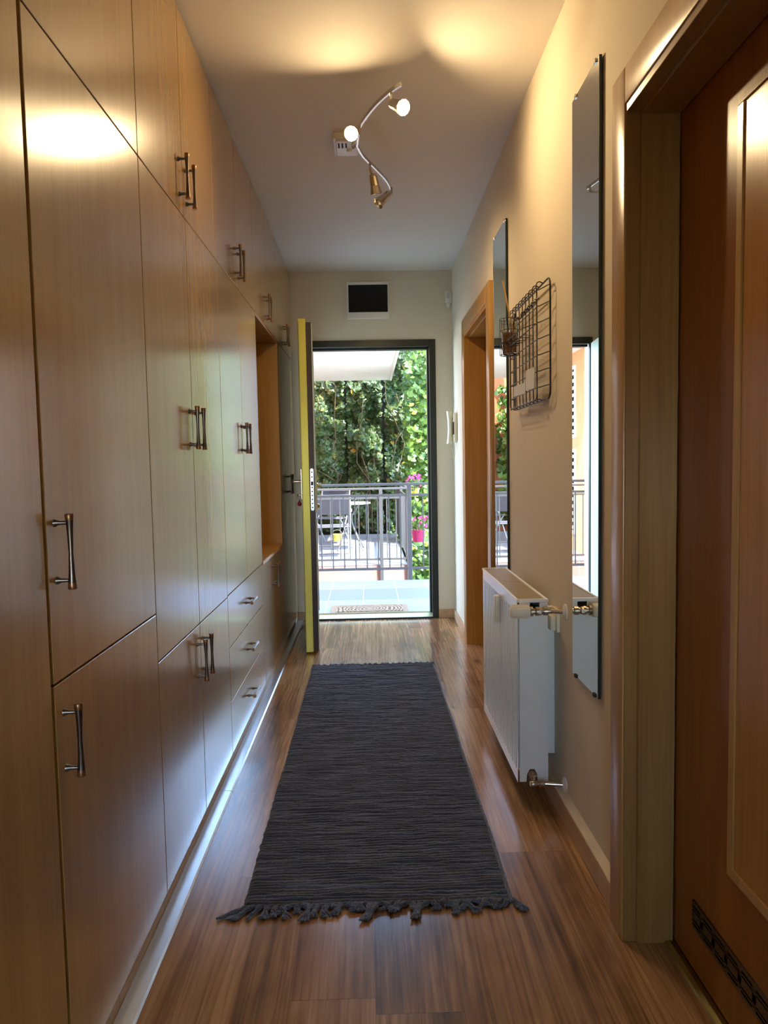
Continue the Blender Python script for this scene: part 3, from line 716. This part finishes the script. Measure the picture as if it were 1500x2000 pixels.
bm = NB(); box(bm, .588, W, 5.345, YE, 2.37, 2.455, .008, seg=3, ); part('housing', bm, M['white_pl'], t, smooth=True)
bm = NB(); lathe(bm, (.612, 5.372, 2.335), (0, 0, 1), [(0, .006), (.008, .012), (.02, .014), (.036, .012)], 12); part('swivel_bracket', bm, M['white_pl'], t, smooth=True)
bm = NB(); box(bm, .595, .615, 5.342, 5.3465, 2.40, 2.44, .002); part('lens', bm, M['paper'], t)
t = thing('intercom', 'cream intercom handset on the right wall near the entrance', 'intercom', (W, 5.2, 1.33))
bm = NB(); box(bm, W-.026, W, 5.13, 5.225, 1.335, 1.545, .008, seg=3); part('cradle', bm, M['cream_pl'], t, smooth=True)
bm = NB(); rows = []
for k in range(15):
    s_ = k/14; z = 1.325+.235*s_; xo = .050-.004*math.sin(PI*s_); hw = .026+.005*abs(2*s_-1); th = .016+.006*abs(2*s_-1)**2
    rows.append([bm.verts.new((W-xo+th*cx_, 5.205+hw*cy_, z)) for cx_, cy_ in [(math.cos(2*PI*q/12), math.sin(2*PI*q/12)) for q in range(12)]])
for a, b in zip(rows[:-1], rows[1:]):
    for q in range(12): bm.faces.new((a[q], a[(q+1) % 12], b[(q+1) % 12], b[q]))
bm.faces.new(rows[0]); bm.faces.new(rows[-1])
box(bm, W-.045, W-.024, 5.185, 5.225, 1.34, 1.375, .004); box(bm, W-.045, W-.024, 5.185, 5.225, 1.51, 1.545, .004)
part('handset', bm, M['cream_pl'], t, smooth=True)
bm = NB(); pts = []
for k in range(150):
    s_ = k/149; base = Vector((W-.03, 5.19, 1.33)) if s_ < .5 else Vector((W-.012, 5.16, 1.33))
    drop = math.sin(PI*s_)*.11; cx0 = W-.034+.022*s_; pts.append((cx0+.004*math.cos(k*1.1), 5.19-.03*s_+.004*math.sin(k*1.1), 1.332-drop))
tube(bm, pts, .0011, 5); part('coiled_cord', bm, M['cream_pl'], t, smooth=True)
bm = NB(); box(bm, W-.034, W-.0262, 5.132, 5.150, 1.39, 1.48, .002); part('button_strip', bm, M['gap'], t)

# ------------------------------------------------------------------ ceiling spotlight bar
t = thing('spotlight_bar', 'curved satin ceiling lamp bar with four spot heads', 'ceiling lamp', (-.04, 2.93, H))
bcx, bcy = -.073, 3.262
bm = NB()
prism(bm, rrect(bcx-.055, bcx+.055, bcy-.085, bcy+.085, .014), 'z', H-.026, H-.0005)
box(bm, bcx-.046, bcx+.046, bcy-.076, bcy+.076, H-.034, H-.026, .003)
for k in range(3): box(bm, bcx-.036+k*.016, bcx-.029+k*.016, bcy-.055, bcy-.01, H-.0355, H-.034, mi=1)
lathe(bm, (bcx+.012, bcy+.01, H-.034), (0, 0, -1), [(0, .012), (.006, .010), (.01, .007)], 12, 0)
part('ceiling_plate', bm, [M['white_pl'], M['gap']], t, smooth=True)
zb_ = 2.545
bar1 = smoothpath([(-.025, 3.13, zb_), (-.012, 2.976, zb_), (.012, 2.89, zb_), (.054, 2.785, zb_), (.100, 2.70, zb_), (.141, 2.645, zb_)], 6)
bar2 = smoothpath([(-.025, 3.13, zb_), (.002, 3.241, zb_), (.060, 3.379, zb_), (.110, 3.511, zb_), (.139, 3.640, zb_)], 6)
bm = NB()
def flatbar(bm, pts, wd, th):
    prev = None
    for i, p in enumerate(pts):
        d = (pts[min(i+1, len(pts)-1)]-pts[max(i-1, 0)]).normalized(); sv = Vector((d.y, -d.x, 0))
        cur = [bm.verts.new(p+sv*a+Vector((0, 0, b))) for a, b in ((-wd, -th), (wd, -th), (wd, th), (-wd, th))]
        if prev:
            for q in range(4): bm.faces.new((prev[q], prev[(q+1) % 4], cur[(q+1) % 4], cur[q]))
        else: bm.faces.new(cur[::-1])
        prev = cur
    bm.faces.new(prev)
flatbar(bm, bar1+bar2[1:] if False else bar1[::-1]+bar2[1:], .0038, .007)
tube(bm, [bar1[0], Vector((bcx+.03, bcy-.06, zb_+.02)), Vector((bcx+.03, bcy-.06, H-.033))], .006, 8)
part('bar', bm, M['chrome'], t, smooth=False)
lampdata = []
def head(attach, tip, direction, bulbmat, power, ldir=None):
    """attach: point on bar; tip: centre of the mouth; direction: aim"""
    d, u, v = frame_of(direction); ln = .085; back = Vector(tip)-d*ln
    bm = NB()
    tube(bm, [attach, Vector(attach)+Vector((0, 0, -.03)), back+d*.018], .0055, 8)
    lathe(bm, back, d, [(0, .012), (.004, .0165), (.012, .018), (.050, .0205), (ln, .0285), (ln, .0265), (.055, .0175), (.050, .004)], 12, 0, caps=False)
    lathe(bm, back, d, [(-.001, .002), (0, .012)], 12, 0, caps=False)
    hd = part('spot_head', bm, M['chrome'], t, smooth=False)
    bm = NB(); lathe(bm, Vector(tip)-d*.016, d, [(-.018, .006), (-.010, .010), (0, .0135), (.006, .0135), (.010, .009), (.0115, .002)], 16, 0)
    part('bulb', bm, bulbmat, hd, smooth=True)
    if power:
        li = bpy.data.lights.new('halogen_light', 'SPOT'); li.energy = power; li.color = (1, .72, .38); li.spot_size = math.radians(168); li.spot_blend = 1.0; li.shadow_soft_size = .014
        lo = bpy.data.objects.new('halogen_light', li); S.collection.objects.link(lo); lo.parent = t
        lo.location = Vector(tip)+d*.004-Vector(t.location); lo.rotation_euler = (-(Vector(ldir).normalized() if ldir else d)).to_track_quat('Z', 'Y').to_euler()
head((-.012, 2.955, zb_), (-.044, 2.817, 2.452), (-.12, -.75, -.45), M['bulb'], LAMP, (-.12, -.75, -.30))
head((.106, 2.70, zb_), (.147, 2.627, 2.455), (.40, -.62, -.45), M['bulb'], LAMP, (.80, -.36, -.30))
head((.031, 3.311, zb_), (.057, 3.330, 2.415), (.16, .25, -.85), M['bulb_dim'], FILL)
head((.137, 3.60, zb_), (.066, 3.480, 2.425), (-.62, -.25, -.62), M['bulb_off'], 0)

# ------------------------------------------------------------------ outside: porch, terrace, railings
bm = NB(); box(bm, -1.6, 1.6, YE+.16, 7.22, -.15, -.002); struct('floor_porch', bm, M['tile'])
bm = NB(); box(bm, fx0_, .46, 9.0, 12.95, -.5, -.09); struct('floor_terrace', bm, M['tile2'])
bm = NB(); box(bm, fx0_, .47, 8.975, 8.998, -.75, -.10); struct('trim_2', bm, M['stone'])
bm = NB(); box(bm, -8, 8, -14, 16, -1.0, -.75); struct('ground', bm, M['hedgewall'])
bm = NB(); box(bm, fx0_, .40, 9.0, 12.85, 2.68, 2.86); o = struct('ceiling_balcony', bm, M['slab'])
bm = NB(); box(bm, .40, .43, 9.0, 12.87, 2.67, 2.90); struct('trim_3', bm, M['slab'])
t = thing('door_mat', 'tan coir door mat with dark scroll pattern outside the threshold', 'door mat', (-.02, 5.78, 0))
bm = NB(); box(bm, -.335, .295, 5.60, 5.92, 0, .010, .003); part('border', bm, M['mat_edge'], t)
bm = NB(); box(bm, -.29, .25, 5.635, 5.885, .0102, .014, .001); part('pile', bm, M['mat'], t)
def railing(label, y, segs, ztop, zmid, zbot, posts, dx, group=None, x_phase=0, footz=0):
    t = thing('balcony_railing', label, 'railing', (0, y, footz), 'grey metal railings outside')
    x0, x1 = segs
    bm = NB(); box(bm, x0, x1, y-.022, y+.022, ztop-.026, ztop, .003); part('top_rail', bm, M['rail'], t)
    bm = NB(); box(bm, x0, x1, y-.012, y+.012, zmid-.012, zmid+.012, .001); box(bm, x0, x1, y-.012, y+.012, zbot-.012, zbot+.012, .001); part('cross_rail', bm, M['rail'], t)
    x = x0+x_phase
    while x < x1-.02:
        if min(abs(x-p) for p in posts) > .03:
            bm = NB(); box(bm, x-.006, x+.006, y-.006, y+.006, zbot+.012, zmid-.012); part('baluster', bm, M['rail'], t)
        x += dx
    for p in posts:
        bm = NB(); box(bm, p-.022, p+.022, y-.0225, y+.0225, footz, ztop-.026, .002); part('post', bm, M['rail'], t)
    return t
railing('nearer grey metal railing along the edge of the tiled porch', 7.24, (-1.5, 1.5), .992, .868, .115, (-1.3, .400, 1.45), .1155, x_phase=.075, footz=-.002)
railing('farther grey metal railing in front of the garden chair', 8.95, (-1.6, .50), .89, .76, -.015, (-1.56, .135, .48), .118, x_phase=.04, footz=-.30)
# side railing running away along the terrace
t = thing('balcony_railing', 'grey metal side railing running away along the right edge of the terrace', 'railing', (.48, 11, -.09), 'grey metal railings outside')
bm = NB(); box(bm, .46, .50, 9.0, 12.9, .865, .89, .002); part('top_rail', bm, M['rail'], t)
bm = NB(); box(bm, .468, .492, 9.0, 12.9, .75, .77); box(bm, .468, .492, 9.0, 12.9, -.03, -.01); part('cross_rail', bm, M['rail'], t)
y = 9.1
while y < 12.9:
    bm = NB(); box(bm, .474, .486, y-.006, y+.006, -.01, .75); part('baluster', bm, M['rail'], t); y += .118
for y in (10.9, 12.85):
    bm = NB(); box(bm, .458, .502, y-.022, y+.022, -.089, .865); part('post', bm, M['rail'], t)

# garden chair: folding, crossed silver tubes, grey sling seat and back
def garden_chair(label, x, y, rz, group):
    t = thing('garden_chair', label, 'chair', (x, y, -.09), group)
    w2 = .24
    def P(px, py, pz): return Vector((x+px, y+py, -.09+pz))
    for sx in (-1, 1):
        bm = NB(); tube(bm, smoothpath([P(sx*w2, .26, .012), P(sx*w2, .05, .30), P(sx*w2, -.16, .60), P(sx*(w2-.005), -.24, .86)], 4), .011, 8); part('back_leg', bm, M['silver'], t, smooth=True)
        bm = NB(); tube(bm, smoothpath([P(sx*(w2-.03), -.26, .012), P(sx*(w2-.03), -.02, .26), P(sx*(w2-.03), .18, .44)], 4), .011, 8); part('front_leg', bm, M['silver'], t, smooth=True)
        bm = NB(); tube(bm, smoothpath([P(sx*(w2+.012), -.20, .64), P(sx*(w2+.02), 0, .655), P(sx*(w2+.02), .20, .63)], 4), .012, 8); part('armrest', bm, M['silver'], t, smooth=True)
    for (py, s_) in ((.26, w2), (-.26, w2-.03)):
        bm = NB(); tube(bm, [P(-s_, py, .012), P(s_, py, .012)], .011, 8); part('foot_bar', bm, M['silver'], t, smooth=True)
    bm = NB(); box(bm, x-w2+.01, x+w2-.01, y-.22, y+.22, -.09+.425, -.09+.437, .003); part('seat', bm, M['sling'], t)
    bm = NB(); rows = []
    for k in range(7):
        s_ = k/6; rows.append([bm.verts.new(P(-w2+.012+(2*w2-.024)*q/6, -.175-.062*s_-.018*math.sin(PI*q/6), .60+.25*s_)) for q in range(7)])
    for a, b in zip(rows[:-1], rows[1:]):
        for q in range(6): bm.faces.new((a[q], a[q+1], b[q+1], b[q]))
    bmesh.ops.solidify(bm, geom=list(bm.faces), thickness=.006)
    part('backrest', bm, M['sling'], t, smooth=True)
    bm = NB(); tube(bm, [P(-w2+.005, -.24, .86), P(w2-.005, -.24, .86)], .011, 8); part('top_bar', bm, M['silver'], t, smooth=True)
    t.rotation_euler = (0, 0, rz); return t
garden_chair('grey sling garden chair with its back to the railing, left of the table', -.52, 9.85, .06, 'garden chairs on the terrace')
garden_chair('farther garden chair on the other side of the round table, mostly hidden', -.62, 11.35, PI-.3, 'garden chairs on the terrace')
t = thing('garden_table', 'small round pale garden table behind the grey chair', 'table', (-.30, 10.6, -.09))
tx, ty = -.30, 10.6
bm = NB(); lathe(bm, (tx, ty, .60), (0, 0, 1), [(0, .28), (.004, .31), (.016, .31), (.02, .30)], 36); part('tabletop', bm, M['shutter'], t, smooth=True)
for k in range(4):
    a = PI/4+k*PI/2; c_, s_ = math.cos(a), math.sin(a)
    bm = NB(); tube(bm, smoothpath([(tx+.20*c_, ty+.20*s_, .60), (tx+.06*c_, ty+.06*s_, .45), (tx+.05*c_, ty+.05*s_, .30), (tx+.18*c_, ty+.18*s_, .06), (tx+.27*c_, ty+.27*s_, -.083)], 5), .011, 8); part('leg', bm, M['rail'], t, smooth=True)
bm = NB(); tube(bm, [(tx+.07*math.cos(2*PI*k/16), ty+.07*math.sin(2*PI*k/16), .45) for k in range(16)], .008, 6, closed=True); part('ring_brace', bm, M['rail'], t, smooth=True)
# yellow bucket on the terrace
t = thing('yellow_bucket', 'small yellow bucket on the terrace floor behind the chair', 'bucket', (-.56, 11.9, -.09))
bm = NB(); lathe(bm, (-.56, 11.9, -.09), (0, 0, 1), [(0, .062), (.004, .066), (.11, .085), (.115, .088), (.115, .08), (.01, .058), (.008, .002)], 20, caps=False); part('body', bm, M['ypot'], t, smooth=True)
bm = NB(); tube(bm, [(-.56+.084*math.cos(a), 11.9, .022+.075*math.sin(a)) for a in [PI*k/12 for k in range(13)]], .003, 6); part('handle', bm, M['silver'], t, smooth=True)

# ------------------------------------------------------------------ leaves
def leaf(bm, c, n, up, s, mi=0):
    n = n.normalized(); u = up-n*up.dot(n)
    if u.length < 1e-3: u = Vector((1, 0, 0))
    u.normalize(); r = n.cross(u)
    prof = [(0, .0), (.18, .38), (.50, .46), (.40, .78), (.0, 1.05)]
    base = c-u*s*.5
    L_ = [bm.verts.new(base+r*(s*a)+u*(s*b)-n*(s*.14*abs(a)*2)) for a, b in prof[1:4]]
    Rr_ = [bm.verts.new(base-r*(s*a)+u*(s*b)-n*(s*.14*abs(a)*2)) for a, b in prof[1:4]]
    b0 = bm.verts.new(base); tp = bm.verts.new(base+u*(s*1.05)-n*s*.06)
    f1 = bm.faces.new([b0]+L_+[tp]); f2 = bm.faces.new([tp]+Rr_[::-1]+[b0])
    f1.material_index = f2.material_index = mi
def ivy_plant(name, label, root, rng, count, sampler, size, mat, stems, group='ivy plants around the terrace', facing=Vector((0, -1, .45))):
    rg = random.Random(rng)
    t = thing(name, label, 'ivy', root, group)
    bm = NB()
    for k in range(count):
        p = sampler(rg)
        n = facing+Vector((rg.gauss(0, .45), rg.gauss(0, .3), rg.gauss(0, .45)))
        leaf(bm, p, n, Vector((rg.gauss(0, .5), 0, -1)), size*rg.uniform(.6, 1.25))
    part('foliage', bm, mat, t)
    bm = NB()
    for (a, b) in stems:
        pts = [Vector(a)]; 
        for k in range(1, 8):
            q = Vector(a).lerp(Vector(b), k/7)+Vector((rg.gauss(0, .09), rg.gauss(0, .05), 0)); pts.append(q)
        tube(bm, pts, [.009-.0007*k for k in range(8)], 6)
    part('vine_stem', bm, M['stem'], t, smooth=True)
    return t
def clump(cx, cy, cz, w_, d_, h_, seed):
    def f(rg):
        x = cx+rg.uniform(-w_, w_); z = cz+rg.uniform(-h_, h_)
        rel = noise.noise(Vector((x*1.6+seed, z*1.6, 0)))*.28+noise.noise(Vector((x*5+seed, z*5, 3)))*.12
        return Vector((x, cy-d_*abs(rel)*2-rg.random()**2*d_*.6+rg.random()*.15, z))
    return f
bm = NB(); box(bm, -1.06, 3.2, 13.75, 13.95, -.75, 3.9); struct('wall_garden', bm, M['hedgewall'])
bm = NB(); box(bm, -3.2, -1.063, 13.65, 13.95, -.75, 5.0); struct('wall_garden_end', bm, M['facade'])
def stems_(rg, x0, x1, n):
    return [((rg.uniform(x0, x1), 13.25, rg.uniform(-.3, 1)), (rg.uniform(x0, x1), 13.1, rg.uniform(1.4, 3.0))) for k in range(n)]
def block(x0, x1, ya, yb, z0, z1, seed):
    def f(rg):
        x = rg.uniform(x0+.047, x1-.047); z = rg.uniform(z0, z1)
        rel = .5+.9*noise.noise(Vector((x*1.7+seed, z*1.7, 0)))+.4*noise.noise(Vector((x*5+seed, z*5, 3)))
        y = ya+.1+(yb-ya-.15)*min(1, max(0, 1-rel+.45*rg.random()**2))
        return Vector((x, y, z))
    return f
rs = random.Random(5)
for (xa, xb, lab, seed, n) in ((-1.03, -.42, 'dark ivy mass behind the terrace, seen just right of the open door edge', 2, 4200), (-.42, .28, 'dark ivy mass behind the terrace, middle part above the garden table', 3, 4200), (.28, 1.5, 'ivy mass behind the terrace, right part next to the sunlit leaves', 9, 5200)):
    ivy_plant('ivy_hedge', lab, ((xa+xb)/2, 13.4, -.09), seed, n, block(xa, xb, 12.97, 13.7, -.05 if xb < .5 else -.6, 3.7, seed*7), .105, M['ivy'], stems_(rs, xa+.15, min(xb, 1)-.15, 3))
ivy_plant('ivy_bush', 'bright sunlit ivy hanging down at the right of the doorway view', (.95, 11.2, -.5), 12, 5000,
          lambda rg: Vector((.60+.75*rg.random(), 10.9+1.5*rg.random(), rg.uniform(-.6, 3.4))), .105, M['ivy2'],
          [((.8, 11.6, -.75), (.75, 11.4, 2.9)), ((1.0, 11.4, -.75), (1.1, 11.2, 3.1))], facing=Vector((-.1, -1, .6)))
ivy_plant('ivy_bush', 'low green ivy below the pink flower pot', (.85, 9.2, -.74), 13, 650,
          lambda rg: Vector((.62+.45*rg.random(), 9.1+.6*rg.random(), rg.uniform(-.68, .22))), .10, M['ivy2'],
          [((.8, 9.3, -.75), (.8, 9.2, .1))], facing=Vector((0, -.9, .8)))
# flower pots hung on the porch railing
def pot(label, x, z, r, h, mat, flowermat, y=7.35):
    t = thing('flower_pot', label, 'flower pot', (x, y, z), 'pots hung on the porch railing')
    bm = NB(); lathe(bm, (x, y, z), (0, 0, 1), [(0, r*.72), (.004, r*.76), (h*.86, r*.97), (h*.87, r*1.06), (h, r*1.08), (h, r*.98), (h*.8, r*.9)], 24, caps=False)
    v = [bm.verts.new((x+r*.72*math.cos(2*PI*k/24), y+r*.72*math.sin(2*PI*k/24), z+.0005)) for k in range(24)]; bm.faces.new(v)
    part('pot', bm, mat, t, smooth=True)
    bm = NB(); lathe(bm, (x, y, z+h*.78), (0, 0, 1), [(0, r*.9), (.006, r*.5), (.008, .002)], 18); part('soil', bm, M['soil'], t)
    bm = NB(); tube(bm, [(x, y-r*.9, z+h*.8), (x, y-r-.02, z+h+.03), (x, 7.262, z+h+.05)], .004, 6); tube(bm, [(x-r*1.04, y, z+h*.86), (x, y-r*1.06, z+h*.86), (x+r*1.04, y, z+h*.86)], .003, 6)
    part('hanger', bm, M['rail'], t, smooth=True)
    rg = random.Random(int(z*100)); bm = NB()
    for k in range(46):
        a = rg.random()*6.28; q = rg.random()**.5*r*1.5
        leaf(bm, Vector((x+q*math.cos(a), y+q*math.sin(a)*.8, z+h+rg.uniform(-.01, .10))), Vector((rg.gauss(0, .6), -1, rg.gauss(.5, .5))), Vector((rg.gauss(0, .6), 0, -1)), .035)
    part('leaves', bm, M['ivy2'], t)
    bm = NB()
    for k in range(22):
        a = rg.random()*6.28; q = rg.random()**.5*r*1.4; c = Vector((x+q*math.cos(a), y+q*math.sin(a)*.7, z+h+rg.uniform(.02, .14)))
        for m_ in range(4): leaf(bm, c+Vector((rg.gauss(0, .006), rg.gauss(0, .004), rg.gauss(0, .006))), Vector((rg.gauss(0, .7), -1, rg.gauss(.3, .5))), Vector((rg.gauss(0, 1), 0, rg.gauss(0, 1))), .022)
    part('flowers', bm, flowermat, t)
pot('bright pink flower pot hanging on the porch railing right of the post', .497, .375, .076, .125, M['pink'], M['magenta'])
pot('yellow-green flower pot above the pink one, with magenta flowers', .462, .845, .052, .085, M['ypot'], M['magenta'])

# ------------------------------------------------------------------ neighbouring house on the left (seen in the mirrors)
fx0 = -1.62
bm = NB(); box(bm, fx0-.3, fx0, 7.3, 13.64, -.75, 5.0); struct('wall_neighbour', bm, M['facade'])
def shuttered(label, ya, yb, za, zb):
    t = thing('shuttered_window', label, 'window', (fx0, (ya+yb)/2, za), 'windows of the orange house')
    bm = NB(); x0, x1 = fx0, fx0+.016
    box(bm, x0, x1, ya, yb, za, za+.05); box(bm, x0, x1, ya, yb, zb-.05, zb); box(bm, x0, x1, ya, ya+.05, za+.05, zb-.05); box(bm, x0, x1, yb-.05, yb, za+.05, zb-.05); part('frame', bm, M['shutter'], t)
    bm = NB(); box(bm, x0+.001, x0+.003, ya+.05, yb-.05, za+.05, zb-.05); part('pane', bm, M['screen'], t)
    bm = NB(); z = za+.07
    while z < zb-.08:
        box(bm, x0+.004, x0+.012, ya+.05, yb-.05, z, z+.045); z += .10
    part('louvres', bm, M['shutter'], t)
shuttered('lower louvred white window of the orange house seen in the nearest mirror', 9.86, 11.0, .15, 1.35)
shuttered('upper louvred white window of the orange house seen in the nearest mirror', 9.86, 11.0, 1.5, 2.5)
ivy_plant('ivy_vine', 'loose bright ivy climbing the orange wall at the left end of the terrace', (-1.35, 13.4, -.09), 21, 420,
          lambda rg: Vector((rg.uniform(-1.55, -1.18), 13.3+.28*rg.random(), rg.uniform(0, 2.6))), .11, M['ivy2'],
          [((-1.3, 13.5, -.09), (-1.35, 13.5, 2.4))], facing=Vector((.3, -1, .4)))
